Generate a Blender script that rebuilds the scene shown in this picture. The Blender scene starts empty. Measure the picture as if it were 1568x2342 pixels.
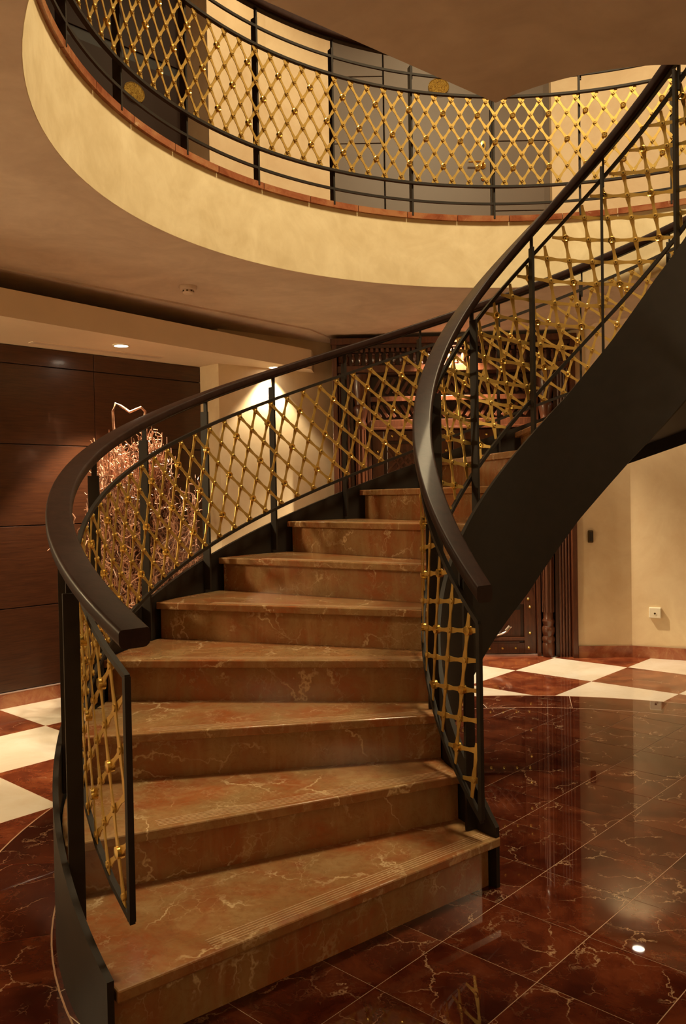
import bpy, math, random
from mathutils import Matrix, Vector

random.seed(7)
sc = bpy.context.scene
COL = sc.collection
PI = math.pi
R_ = math.radians

# ------------------------------------------------------------------ camera
cam_d = bpy.data.cameras.new('camera')
cam = bpy.data.objects.new('camera', cam_d)
COL.objects.link(cam)
cam_d.sensor_fit = 'VERTICAL'
cam_d.sensor_height = 36.0
cam_d.sensor_width = 24.1
cam_d.lens = 1906.6 / 2342.0 * 36.0
cam_d.clip_start = 0.05
cam.matrix_world = (Matrix.Translation((0, 0, 1.3251)) @ Matrix.Rotation(PI / 2 - 0.0190, 4, 'X')
                    @ Matrix.Rotation(-0.0176, 4, 'Z'))
sc.camera = cam

# ------------------------------------------------------------------ world, exposure
world = bpy.data.worlds.new('world')
sc.world = world
world.use_nodes = True
world.node_tree.nodes['Background'].inputs[0].default_value = (0.05, 0.035, 0.02, 1)
world.node_tree.nodes['Background'].inputs[1].default_value = 0.3
sc.view_settings.view_transform = 'Standard'
sc.view_settings.look = 'None'
sc.view_settings.exposure = 0.0
sc.view_settings.gamma = 1.0
sc.view_settings.use_curve_mapping = False
try:
    sc.cycles.use_denoising = True
    sc.cycles.max_bounces = 8
    sc.cycles.diffuse_bounces = 5
    sc.cycles.glossy_bounces = 4
    sc.cycles.sample_clamp_indirect = 4.0
    sc.cycles.caustics_reflective = False
    sc.cycles.caustics_refractive = False
except Exception:
    pass

WARM = (1.0, 0.785, 0.45)
WARM2 = (1.0, 0.80, 0.52)

# ------------------------------------------------------------------ plan of the place
CX, CY = 1.0113, 3.1813          # axis of the spiral stair
TH0, DTH, RISE = -2.4686, -0.2527, 0.17
RCX, RCY, RR = 1.0715, 3.161, 2.104   # round opening of the gallery
FCX, FCY = 0.975, 3.145          # round floor inlay
ZC, ZF = 2.617, 3.062            # gallery underside / gallery floor
ZTOP = 6.0                       # ceiling of the upper storey


def th(k):
    return TH0 + DTH * (k - 1)


def zn(k):
    return RISE * k


def cyl(R, k, z):
    a = th(k)
    return (CX + R * math.cos(a), CY + R * math.sin(a), z)


# ------------------------------------------------------------------ mesh helpers
class MB:
    def __init__(self):
        self.v = []
        self.f = []

    def add(self, vs, fs):
        o = len(self.v)
        self.v += [tuple(p) for p in vs]
        self.f += [tuple(i + o for i in q) for q in fs]
        return self

    def box(self, x0, x1, y0, y1, z0, z1, M=None):
        vs = [(x0, y0, z0), (x1, y0, z0), (x1, y1, z0), (x0, y1, z0), (x0, y0, z1), (x1, y0, z1), (x1, y1, z1), (x0, y1, z1)]
        if M is not None:
            vs = [tuple(M @ Vector(p)) for p in vs]
        return self.add(vs, [(0, 3, 2, 1), (4, 5, 6, 7), (0, 1, 5, 4), (1, 2, 6, 5), (2, 3, 7, 6), (3, 0, 4, 7)])

    def prism(self, pts, z0, z1, M=None):
        n = len(pts)
        vs = [(x, y, z0) for x, y in pts] + [(x, y, z1) for x, y in pts]
        if M is not None:
            vs = [tuple(M @ Vector(p)) for p in vs]
        fs = [tuple(range(n - 1, -1, -1)), tuple(range(n, 2 * n))]
        fs += [(i, (i + 1) % n, n + (i + 1) % n, n + i) for i in range(n)]
        return self.add(vs, fs)

    def rings(self, rings, closed=True, caps=True):
        """rings: list of equal-length point loops, joined in order"""
        n = len(rings[0])
        vs = [p for r in rings for p in r]
        fs = []
        for i in range(len(rings) - 1):
            for j in range(n if closed else n - 1):
                a, b = i * n + j, i * n + (j + 1) % n
                fs.append((a, b, b + n, a + n))
        if caps and closed:
            fs.append(tuple(range(n - 1, -1, -1)))
            fs.append(tuple(range((len(rings) - 1) * n, len(rings) * n)))
        return self.add(vs, fs)

    def tube(self, pts, r, n=6, rad=None):
        pts = [Vector(p) for p in pts]
        rs = []
        up = Vector((0.31, 0.17, 0.93)).normalized()
        for i, p in enumerate(pts):
            d = (pts[min(i + 1, len(pts) - 1)] - pts[max(i - 1, 0)])
            d = d.normalized() if d.length > 1e-9 else Vector((0, 0, 1))
            a = d.cross(up)
            if a.length < 1e-3:
                a = d.cross(Vector((1, 0, 0)))
            a.normalize()
            b = d.cross(a)
            rr = r if rad is None else rad[i]
            rs.append([tuple(p + (a * math.cos(2 * PI * j / n) + b * math.sin(2 * PI * j / n)) * rr) for j in range(n)])
        return self.rings(rs)

    def lathe(self, prof, n=12, M=None):
        """profile of (r, h) about local z"""
        rs = []
        for r, h in prof:
            ring = [(r * math.cos(2 * PI * j / n), r * math.sin(2 * PI * j / n), h) for j in range(n)]
            if M is not None:
                ring = [tuple(M @ Vector(p)) for p in ring]
            rs.append(ring)
        return self.rings(rs)

    def mesh(self, name, mat, org=(0, 0, 0), smooth=False):
        m = bpy.data.meshes.new(name)
        m.from_pydata([(x - org[0], y - org[1], z - org[2]) for x, y, z in self.v], [], self.f)
        m.update()
        if smooth:
            m.polygons.foreach_set('use_smooth', [True] * len(m.polygons))
            try:
                m.set_sharp_from_angle(angle=R_(38))
            except Exception:
                pass
        if mat is not None:
            m.materials.append(mat)
        return m

    def build(self, name, mat, parent=None, org=(0, 0, 0), smooth=False, bevel=0.0):
        o = bpy.data.objects.new(name, self.mesh(name, mat, org, smooth))
        COL.objects.link(o)
        if parent is not None:
            o.parent = parent
        elif org != (0, 0, 0):
            o.location = org
        if bevel > 0:
            b = o.modifiers.new('bevel', 'BEVEL')
            b.width = bevel
            b.segments = 2
            b.limit_method = 'ANGLE'
        return o


def tag(o, label=None, cat=None, group=None, kind=None):
    if label:
        o['label'] = label
    if cat:
        o['category'] = cat
    if group:
        o['group'] = group
    if kind:
        o['kind'] = kind
    return o


def thing(name, loc, label=None, cat=None, group=None, kind=None, rz=0.0):
    o = bpy.data.objects.new(name, None)
    o.empty_display_size = 0.1
    COL.objects.link(o)
    o.location = loc
    o.rotation_euler = (0, 0, rz)
    return tag(o, label, cat, group, kind)


def inst(name, mesh, parent, loc, rz=0.0):
    o = bpy.data.objects.new(name, mesh)
    COL.objects.link(o)
    o.parent = parent
    o.location = loc
    o.rotation_euler = (0, 0, rz)
    return o


# ------------------------------------------------------------------ materials
def newmat(name):
    m = bpy.data.materials.new(name)
    m.use_nodes = True
    nt = m.node_tree
    b = nt.nodes['Principled BSDF']
    return m, nt, b


class NT:
    def __init__(self, nt):
        self.nt = nt

    def n(self, t, **kw):
        x = self.nt.nodes.new(t)
        for k, v in kw.items():
            setattr(x, k, v)
        return x

    def l(self, a, b):
        self.nt.links.new(a, b)

    def coords(self, scale=(1, 1, 1), rand=0.0, rot=(0, 0, 0)):
        tc = self.n('ShaderNodeTexCoord')
        mp = self.n('ShaderNodeMapping')
        mp.inputs['Scale'].default_value = scale
        mp.inputs['Rotation'].default_value = rot
        if rand:
            oi = self.n('ShaderNodeObjectInfo')
            mu = self.n('ShaderNodeVectorMath', operation='SCALE')
            mu.inputs[0].default_value = (37.0, 91.0, 53.0)
            ml = self.n('ShaderNodeMath', operation='MULTIPLY')
            ml.inputs[1].default_value = rand
            self.l(oi.outputs['Random'], ml.inputs[0])
            self.l(ml.outputs[0], mu.inputs['Scale'])
            ad = self.n('ShaderNodeVectorMath', operation='ADD')
            self.l(tc.outputs['Object'], ad.inputs[0])
            self.l(mu.outputs[0], ad.inputs[1])
            self.l(ad.outputs[0], mp.inputs[0])
        else:
            self.l(tc.outputs['Object'], mp.inputs[0])
        return mp.outputs[0]

    def noise(self, vec, scale, detail=4, rough=0.55, dist=0.0):
        x = self.n('ShaderNodeTexNoise')
        x.inputs['Scale'].default_value = scale
        x.inputs['Detail'].default_value = detail
        x.inputs['Roughness'].default_value = rough
        x.inputs['Distortion'].default_value = dist
        self.l(vec, x.inputs['Vector'])
        return x.outputs['Fac']

    def math(self, op, a, b=None, clamp=False):
        x = self.n('ShaderNodeMath', operation=op)
        x.use_clamp = clamp
        for i, v in enumerate((a, b)):
            if v is None:
                continue
            if isinstance(v, (int, float)):
                x.inputs[i].default_value = v
            else:
                self.l(v, x.inputs[i])
        return x.outputs[0]

    def ramp(self, fac, stops):
        x = self.n('ShaderNodeValToRGB')
        e = x.color_ramp.elements
        while len(e) < len(stops):
            e.new(0.5)
        for el, (p, c) in zip(e, stops):
            el.position = p
            el.color = (c[0], c[1], c[2], 1)
        self.l(fac, x.inputs[0])
        return x.outputs[0]

    def mix(self, fac, a, b):
        x = self.n('ShaderNodeMix', data_type='RGBA')
        for i, v in ((0, fac), (6, a), (7, b)):
            if isinstance(v, (int, float)):
                x.inputs[i].default_value = v
            elif isinstance(v, tuple):
                x.inputs[i].default_value = (v[0], v[1], v[2], 1)
            else:
                self.l(v, x.inputs[i])
        return x.outputs[2]

    def veins(self, vec, scale, width, dist=1.2, detail=5):
        """thin crack lines: ridge of a distorted noise"""
        f = self.noise(vec, scale, detail, 0.6, dist)
        d = self.math('ABSOLUTE', self.math('SUBTRACT', f, 0.5))
        return self.math('SUBTRACT', 1.0, self.math('DIVIDE', d, width, True), True)

    def bump(self, h, strength=0.2, dist=0.01):
        x = self.n('ShaderNodeBump')
        x.inputs['Strength'].default_value = strength
        x.inputs['Distance'].default_value = dist
        self.l(h, x.inputs['Height'])
        return x.outputs[0]


def marble(name, c0, c1, c2, vein, vscale, vwidth, vamt, rough, rand=1.0, cloud=3.0, streak=None, cover=0.55):
    m, nt, b = newmat(name)
    N = NT(nt)
    v = N.coords(rand=rand)
    cl = N.noise(v, cloud, 7, 0.66, 0.5)
    base = N.ramp(cl, [(0.36, c0), (0.5, c1), (0.62, c2)])
    if streak:
        # fine feathery crystals
        st = N.noise(v, cloud * 5.0, 3, 0.7, 3.5)
        sf = N.math('MULTIPLY', N.math('SUBTRACT', st, 0.48), 3.0, True)
        base = N.mix(N.math('MULTIPLY', sf, 0.75), base, streak)
    if streak:
        # rust coloured streaks running up the slab
        v2 = N.coords(scale=(1.0, 1.0, 0.16), rand=rand)
        s2 = N.math('MULTIPLY', N.math('SUBTRACT', N.noise(v2, 13.0, 4, 0.6, 0.6), 0.50), 4.5, True)
        base = N.mix(N.math('MULTIPLY', s2, 0.5), base, (0.42, 0.27, 0.135))
        s3 = N.math('MULTIPLY', N.math('SUBTRACT', N.noise(v2, 7.0, 3, 0.6, 0.4), 0.52), 5.0, True)
        base = N.mix(N.math('MULTIPLY', s3, 0.55), base, (0.27, 0.075, 0.028))
    # crack veins: edges of a warped cell pattern, only in patches
    wv = N.n('ShaderNodeTexNoise')
    wv.inputs['Scale'].default_value = vscale * 1.1
    wv.inputs['Detail'].default_value = 5
    wv.inputs['Roughness'].default_value = 0.65
    N.l(v, wv.inputs['Vector'])
    sb = N.n('ShaderNodeVectorMath', operation='SUBTRACT')
    N.l(wv.outputs['Color'], sb.inputs[0])
    sb.inputs[1].default_value = (0.5, 0.5, 0.5)
    sl = N.n('ShaderNodeVectorMath', operation='SCALE')
    N.l(sb.outputs[0], sl.inputs[0])
    sl.inputs['Scale'].default_value = 0.62 / vscale * 1.6
    ad = N.n('ShaderNodeVectorMath', operation='ADD')
    N.l(v, ad.inputs[0])
    N.l(sl.outputs[0], ad.inputs[1])
    vo = N.n('ShaderNodeTexVoronoi', feature='DISTANCE_TO_EDGE')
    vo.inputs['Scale'].default_value = vscale
    N.l(ad.outputs[0], vo.inputs['Vector'])
    wmod = N.math('MULTIPLY', N.noise(v, vscale * 2.2, 3, 0.6), vwidth * 2.0)
    line = N.math('SUBTRACT', 1.0, N.math('DIVIDE', vo.outputs['Distance'], wmod, True), True)
    mk = N.math('MULTIPLY', N.math('SUBTRACT', N.noise(v, vscale * 1.3, 2, 0.5), cover), 7.0, True)
    fac = N.math('MULTIPLY', N.math('MULTIPLY', line, mk), vamt, True)
    col = N.mix(fac, base, vein)
    # hair-fine crystal network
    vf = N.n('ShaderNodeTexVoronoi', feature='DISTANCE_TO_EDGE')
    vf.inputs['Scale'].default_value = vscale * 4.2
    N.l(ad.outputs[0], vf.inputs['Vector'])
    lf = N.math('SUBTRACT', 1.0, N.math('DIVIDE', vf.outputs['Distance'], 0.05, True), True)
    mf = N.math('MULTIPLY', N.math('SUBTRACT', N.noise(v, vscale * 1.9, 3, 0.6), 0.47), 4.0, True)
    col = N.mix(N.math('MULTIPLY', N.math('MULTIPLY', lf, mf), 0.42 if streak else 0.14, True), col, vein)
    N.l(col, b.inputs['Base Color'])
    b.inputs['Roughness'].default_value = rough
    return m


def plaster(name, c0, c1, scale=3.0, rough=0.75, bump=0.05):
    m, nt, b = newmat(name)
    N = NT(nt)
    v = N.coords()
    a = N.noise(v, scale, 5, 0.6, 1.0)
    c = N.noise(v, scale * 3.5, 4, 0.6, 0.6)
    f = N.math('ADD', N.math('MULTIPLY', a, 0.7), N.math('MULTIPLY', c, 0.3))
    N.l(N.ramp(f, [(0.38, c0), (0.64, c1)]), b.inputs['Base Color'])
    b.inputs['Roughness'].default_value = rough
    N.l(N.bump(c, bump, 0.01), b.inputs['Normal'])
    return m


def wood(name, c0, c1, scale, rough, coat=0.0, rot=(0, 0, 0), rand=1.0):
    m, nt, b = newmat(name)
    N = NT(nt)
    v = N.coords(scale=scale, rand=rand, rot=rot)
    a = N.noise(v, 4.0, 6, 0.65, 0.7)
    N.l(N.ramp(a, [(0.3, c0), (0.7, c1)]), b.inputs['Base Color'])
    b.inputs['Roughness'].default_value = rough
    b.inputs['Coat Weight'].default_value = coat
    b.inputs['Coat Roughness'].default_value = 0.12
    N.l(N.bump(a, 0.12, 0.004), b.inputs['Normal'])
    return m


def plain(name, c, rough=0.5, metal=0.0, noise=0.0, coat=0.0, nscale=20.0):
    m, nt, b = newmat(name)
    N = NT(nt)
    v = N.coords()
    f = N.noise(v, nscale, 4)
    N.l(N.ramp(f, [(0.3, tuple(x * (1 - noise) for x in c)), (0.7, tuple(min(1, x * (1 + noise)) for x in c))]), b.inputs['Base Color'])
    b.inputs['Roughness'].default_value = rough
    b.inputs['Metallic'].default_value = metal
    b.inputs['Coat Weight'].default_value = coat
    return m


def emit(name, c, s):
    m, nt, b = newmat(name)
    b.inputs['Emission Color'].default_value = (c[0], c[1], c[2], 1)
    b.inputs['Emission Strength'].default_value = s
    b.inputs['Base Color'].default_value = (0.9, 0.85, 0.75, 1)
    return m


M = {}
M['red'] = marble('red_marble', (0.038, 0.007, 0.004), (0.072, 0.014, 0.006), (0.12, 0.028, 0.011), (0.54, 0.36, 0.22), 5.2, 0.017, 0.62, 0.022, cloud=4.0, cover=0.455)
M['band'] = marble('band_marble', (0.10, 0.020, 0.009), (0.18, 0.040, 0.016), (0.28, 0.080, 0.030), (0.60, 0.42, 0.26), 4.5, 0.012, 0.6, 0.08, cloud=5.0, cover=0.52)
M['tread'] = marble('tread_marble', (0.31, 0.10, 0.034), (0.31, 0.16, 0.066), (0.31, 0.195, 0.088), (0.70, 0.54, 0.33), 3.6, 0.022, 0.8, 0.18, cloud=3.4, streak=(0.22, 0.105, 0.04), cover=0.46)
M['white'] = marble('cream_marble', (0.74, 0.65, 0.52), (0.80, 0.72, 0.60), (0.84, 0.78, 0.68), (0.66, 0.54, 0.40), 3.0, 0.02, 0.3, 0.1)
M['skirt'] = marble('skirting_marble', (0.22, 0.06, 0.026), (0.31, 0.105, 0.048), (0.38, 0.17, 0.08), (0.62, 0.47, 0.31), 6.0, 0.015, 0.6, 0.2, cloud=6.0)
M['groove'] = plain('pale_tread_rib', (0.50, 0.33, 0.19), 0.4, noise=0.15)
M['grout'] = plain('grout', (0.50, 0.33, 0.22), 0.7, noise=0.1)
M['fascia'] = plaster('polished_yellow_plaster', (0.68, 0.56, 0.34), (0.82, 0.71, 0.47), 3.2, 0.55)
M['cream'] = plaster('cream_wall_plaster', (0.66, 0.50, 0.30), (0.76, 0.62, 0.40), 2.2, 0.6)
M['soffit'] = plaster('rose_beige_ceiling_plaster', (0.57, 0.46, 0.37), (0.70, 0.58, 0.47), 2.6, 0.7)
M['beam'] = plaster('beige_paint', (0.76, 0.62, 0.45), (0.80, 0.66, 0.48), 2.0, 0.8, 0.02)
M['iron'] = plain('bronze_grey_iron', (0.016, 0.0110, 0.0075), 0.6, 0.1, 0.15)
M['iron'].node_tree.nodes['Principled BSDF'].inputs['Specular IOR Level'].default_value = 0.35
M['rail'] = wood('dark_handrail_wood', (0.016, 0.007, 0.006), (0.032, 0.014, 0.011), (6, 6, 6), 0.5, 0.04)
M['rail'].node_tree.nodes['Principled BSDF'].inputs['Specular IOR Level'].default_value = 0.16
M['brass'] = plain('brass', (0.58, 0.39, 0.105), 0.38, 0.68, 0.10, nscale=9.0)
M['cup'] = plain('bright_brass', (0.75, 0.52, 0.14), 0.24, 0.9, 0.08)
M['screw'] = plain('dark_screw', (0.10, 0.06, 0.02), 0.4, 0.7, 0.1)
M['panel'] = wood('wenge_panel', (0.030, 0.009, 0.004), (0.072, 0.024, 0.009), (1.5, 1.5, 28), 0.30, 0.3)
M['carved'] = wood('carved_old_wood', (0.050, 0.014, 0.006), (0.115, 0.036, 0.014), (14, 14, 2.0), 0.34, 0.25)
M['carved2'] = wood('dark_door_wood', (0.024, 0.007, 0.003), (0.058, 0.018, 0.007), (12, 12, 2.0), 0.38, 0.2)
M['greydoor'] = plain('grey_lacquer', (0.140, 0.106, 0.082), 0.45, 0.0, 0.05, nscale=3.0)
M['brondoor'] = plain('brown_lacquer', (0.026, 0.013, 0.008), 0.6, 0.0, 0.08, nscale=3.0)
M['brondoor'].node_tree.nodes['Principled BSDF'].inputs['Specular IOR Level'].default_value = 0.2
M['black'] = plain('black_shadow_gap', (0.012, 0.009, 0.007), 0.6, 0.0, 0.1)
M['plastic'] = plain('cream_plastic', (0.80, 0.74, 0.58), 0.35, 0.0, 0.03)
M['darkplastic'] = plain('dark_plastic', (0.02, 0.015, 0.012), 0.3, 0.0, 0.1)
M['chrome'] = plain('white_metal', (0.75, 0.72, 0.68), 0.25, 1.0, 0.05)
M['twig'] = plain('twig_bark', (0.46, 0.25, 0.165), 0.35, 0.0, 0.7, nscale=14.0)
M['pot'] = plain('bronze_pot', (0.06, 0.04, 0.03), 0.4, 0.2, 0.2)
M['lamp'] = emit('lamp_lens', (1.0, 0.86, 0.66), 22.0)
M['alu'] = plain('trim_strip', (0.55, 0.40, 0.36), 0.35, 0.4, 0.05)


# ------------------------------------------------------------------ lights
def spot(loc, power, size=R_(80), blend=0.6, col=WARM, radius=0.04, aim=None, parent=None):
    d = bpy.data.lights.new('spot_light', 'SPOT')
    d.energy = power
    d.spot_size = size
    d.spot_blend = blend
    d.color = col
    d.shadow_soft_size = radius
    o = bpy.data.objects.new('spot_light', d)
    COL.objects.link(o)
    o.location = loc
    if aim is not None:
        o.rotation_euler = (Vector(aim) - Vector(loc)).to_track_quat('-Z', 'Y').to_euler()
    return o


def downlight(x, y, z, label, power, size=R_(85), blend=0.5, col=WARM2, r=0.045, aim=None, group=None):
    t = thing('ceiling_downlight', (x, y, z), label, 'downlight', group)
    b = MB()
    b.lathe([(r + 0.012, 0.0), (r + 0.012, -0.006), (r, -0.008), (r, -0.002), (r + 0.012, 0.0)], 28)
    b.build('trim_ring', M['plastic'], t, smooth=True)
    b = MB()
    b.lathe([(r, -0.0005), (r, -0.004), (r * 0.2, -0.005)], 28)
    b.build('lens', M['lamp'], t, smooth=True)
    s = spot((x, y, z - 0.03), power, size, blend, col, 0.035, aim or (x, y, 0))
    s.name = 'downlight_beam'
    return t


def area(name, loc, power, size, col=WARM, aim=None):
    d = bpy.data.lights.new(name, 'AREA')
    d.shape = 'DISK'
    d.size = size
    d.energy = power
    d.color = col
    o = bpy.data.objects.new(name, d)
    COL.objects.link(o)
    o.location = loc
    if aim is not None:
        o.rotation_euler = (Vector(aim) - Vector(loc)).to_track_quat('-Z', 'Y').to_euler()
    return o


# soffit lamps on the entrance storey
downlight(-1.438, 5.50, 2.344, 'round white downlight in dropped ceiling above the curly twigs', 270, R_(78), 0.35)
downlight(-0.513, 6.531, 2.344, 'round white downlight at soffit end lighting the cream wall beside portal', 65, R_(96), 0.35)
downlight(0.88, 6.585, ZC, 'round downlight hidden above the carved portal, lighting its lattice', 380, R_(110), 0.6)
downlight(2.255, 6.47, 2.27, 'round downlight near the right cream wall above the wall socket', 14, R_(120), 0.8)
# wall lamps added out of view to fill in light on risers and ceilings
for x, y, rz, pw, lab in ((-1.7, -2.6, 0.0, 22, 'added glass globe fill lamp behind the viewer, nearer the wood wall'),
                          (1.9, -2.6, 0.0, 17, 'added glass globe fill lamp behind the viewer, nearer the socket wall'),
                          (-4.03, 3.47, math.atan2(-0.717, -0.697), 175, 'added glass globe fill lamp on the dark wood wall'),
                          (4.68, 2.6, PI / 2, 22, 'added glass globe fill lamp on the far right cream wall')):
    wt = thing('added_wall_lamp', (x, y, 1.95), lab, 'wall lamp', rz=rz)
    MB().box(-0.05, 0.05, 0.0, 0.02, -0.09, 0.09).build('wall_plate', M['iron'], wt, bevel=0.004)
    MB().tube([(0, 0.02, -0.03), (0, 0.10, -0.05), (0, 0.13, -0.02), (0, 0.13, 0.01)], 0.009, 8).build('arm', M['cup'], wt, smooth=True)
    MB().lathe([(0.02, 0.01), (0.06, 0.03), (0.085, 0.09), (0.085, 0.12), (0.06, 0.18), (0.02, 0.20)], 20, Matrix.Translation((0, 0.13, 0))).build('globe', emit('fill_globe_glass', (1.0, 0.76, 0.45), 6.0), wt, smooth=True)
    pl = bpy.data.lights.new('wall_fill_light', 'POINT')
    pl.energy = pw
    pl.color = WARM
    pl.shadow_soft_size = 0.2
    po = bpy.data.objects.new('wall_fill_light', pl)
    COL.objects.link(po)
    po.location = Vector((x, y, 2.05)) + Matrix.Rotation(rz, 3, 'Z') @ Vector((0, 0.33, 0))
# upper storey lamps, added out of view to light the gallery
for i, (x, y, pw) in enumerate([(0.9, 6.25, 70), (2.6, 5.9, 85), (-0.35, 5.95, 85)]):
    downlight(x, y, ZTOP, ['added upper storey downlight in front of the grey door', 'added upper storey downlight right of the grey door',
                           'added upper storey downlight left of the grey door'][i], pw, R_(120), 0.8, WARM)
# big round lamp added unseen over the stair well to light fascia and treads
lampt = thing('added_ceiling_lamp', (RCX, RCY, ZTOP), 'added large round flush fill lamp, out of view above the stair well', 'ceiling lamp')
MB().lathe([(0.48, 0.0), (0.5, -0.03), (0.48, -0.06), (0.44, -0.06)], 40).build('lamp_rim', M['iron'], lampt, smooth=True)
MB().lathe([(0.44, -0.045), (0.3, -0.06), (0.05, -0.066)], 40).build('lamp_shade', emit('fill_lamp_glass', (1.0, 0.72, 0.42), 3.0), lampt, smooth=True)
area('stairwell_fill_light', (RCX, RCY, ZTOP - 0.08), 230, 0.9, WARM, (RCX, RCY, 0))

# ------------------------------------------------------------------ floor
floor = MB().box(-6, 6, -3.2, 8.2, -0.12, -0.0012).build('floor', M['grout'])
tag(floor, 'red and cream marble floor of the entrance hall', kind='structure')


def clip_poly(poly, keep):
    """Sutherland-Hodgman against a list of half planes (a,b,c): a*x+b*y<=c"""
    for a, b, c in keep:
        out = []
        for i in range(len(poly)):
            p, q = poly[i], poly[(i + 1) % len(poly)]
            dp, dq = a * p[0] + b * p[1] - c, a * q[0] + b * q[1] - c
            if dp <= 0:
                out.append(p)
            if dp * dq < 0:
                t = dp / (dp - dq)
                out.append((p[0] + (q[0] - p[0]) * t, p[1] + (q[1] - p[1]) * t))
        poly = out
        if len(poly) < 3:
            return []
    return poly


def inset(poly, g):
    n = len(poly)
    A = sum(poly[i][0] * poly[(i + 1) % n][1] - poly[(i + 1) % n][0] * poly[i][1] for i in range(n))
    if A < 0:
        poly = poly[::-1]
    keep = []
    for i in range(n):
        p, q = poly[i], poly[(i + 1) % n]
        d = math.hypot(q[0] - p[0], q[1] - p[1])
        if d < 1e-6:
            continue
        nx, ny = (q[1] - p[1]) / d, -(q[0] - p[0]) / d
        keep.append((nx, ny, nx * p[0] + ny * p[1] - g))
    return clip_poly(poly, keep)


def area_of(poly):
    n = len(poly)
    return abs(sum(poly[i][0] * poly[(i + 1) % n][1] - poly[(i + 1) % n][0] * poly[i][1] for i in range(n))) / 2


def tile(poly, z, mat, name, par=None):
    n = len(poly)
    A = sum(poly[i][0] * poly[(i + 1) % n][1] - poly[(i + 1) % n][0] * poly[i][1] for i in range(n))
    if A < 0:
        poly = poly[::-1]
    cx = sum(p[0] for p in poly) / n
    cy = sum(p[1] for p in poly) / n
    o = MB().prism(poly, -0.012, z).build(name, mat, None, (cx, cy, 0))
    o.parent = par or floor
    return o


def circ(R, n=96):
    out = []
    for i in range(n):
        a = 2 * PI * (i + 0.5) / n
        out.append((math.cos(a), math.sin(a), math.cos(a) * FCX + math.sin(a) * FCY + R))
    return out


RIN, ROUT = 1.99, 2.295
inner_c = circ(RIN - 0.005)
# chequered field outside the round inlay
KX, KY, KA, KS = 1.2686, 6.2108, 0.8338, 0.6035
for i in range(-7, 8):
    for j in range(-14, 5):
        def kp(a, b):
            if b <= -3.5 or (b < -2.5 and a < -1):
                a = a * 1.035 - 0.21
            return (KX + (b * math.cos(KA) + a * math.sin(KA)) * KS, KY + (b * math.sin(KA) - a * math.cos(KA)) * KS)
        jj = j
        q = [kp(i, jj), kp(i + 1, jj), kp(i + 1, jj + 1), kp(i, jj + 1)]
        mx = sum(p[0] for p in q) / 4
        my = sum(p[1] for p in q) / 4
        if not (-3.7 < mx < 3.7 and 0.2 < my < 7.4):
            continue
        if all(math.hypot(p[0] - FCX, p[1] - FCY) < ROUT for p in q):
            continue
        q = inset(q, 0.0008)
        tile(q, -0.0004, M['white'] if (i + j) % 2 == 0 else M['band'], 'floor_tile')
# ring of border slabs
for i in range(24):
    a0, a1 = R_(63.1 - 15 * i), R_(63.1 - 15 * (i + 1))
    g = 0.0018 / 2.1
    pts = []
    for s in range(7):
        a = a0 - g + (a1 - a0 + 2 * g) * s / 6
        pts.append((FCX + ROUT * math.cos(a), FCY + ROUT * math.sin(a)))
    for s in range(6, -1, -1):
        a = a0 - g + (a1 - a0 + 2 * g) * s / 6
        pts.append((FCX + RIN * math.cos(a), FCY + RIN * math.sin(a)))
    tile(pts, 0.0, M['red'], 'border_slab')
for r0, r1 in ((ROUT, ROUT + 0.006), (RIN - 0.005, RIN)):
    rs = []
    for i in range(145):
        a = 2 * PI * i / 144
        c, q_ = math.cos(a), math.sin(a)
        rs.append([(FCX + r0 * c, FCY + r0 * q_, -0.01), (FCX + r1 * c, FCY + r1 * q_, -0.01), (FCX + r1 * c, FCY + r1 * q_, 0.0001), (FCX + r0 * c, FCY + r0 * q_, 0.0001)])
    MB().rings(rs, caps=False).build('inlay_ring', M['grout'], floor)
# square slabs inside the ring
GX, GY, GA, GS, GT = 0.2717, 2.4469, 0.8234, 0.3057, 0.314
for i in range(-9, 10):
    for j in range(-9, 14):
        def gp(a, b):
            return (GX + b * GS * math.cos(GA) + a * GT * math.sin(GA), GY + b * GS * math.sin(GA) - a * GT * math.cos(GA))
        q = [gp(i, j), gp(i + 1, j), gp(i + 1, j + 1), gp(i, j + 1)]
        if min(math.hypot(p[0] - FCX, p[1] - FCY) for p in q) > RIN:
            continue
        q = clip_poly(inset(q, 0.0016), inner_c)
        if len(q) >= 3 and area_of(q) > 0.0008:
            tile(q, 0.0, M['red'], 'floor_slab')

# ------------------------------------------------------------------ walls of the entrance storey


def wall(name, pts, z0, z1, mat, t=0.12, label=None, side=1):
    """vertical wall along a polyline; thickness goes to the left of travel (side=1)"""
    out = []
    n = len(pts)
    for i in range(n):
        d = Vector((0, 0))
        if i > 0:
            d += (Vector(pts[i]) - Vector(pts[i - 1])).normalized()
        if i < n - 1:
            d += (Vector(pts[i + 1]) - Vector(pts[i])).normalized()
        d.normalize()
        nrm = Vector((-d.y, d.x)) * side
        out.append((pts[i][0] + nrm.x * t, pts[i][1] + nrm.y * t))
    b = MB()
    rs = [[(p[0], p[1], z0), (p[0], p[1], z1), (q[0], q[1], z1), (q[0], q[1], z0)] for p, q in zip(pts, out)]
    b.rings(rs)
    return tag(b.build(name, mat), label, kind='structure')


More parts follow.
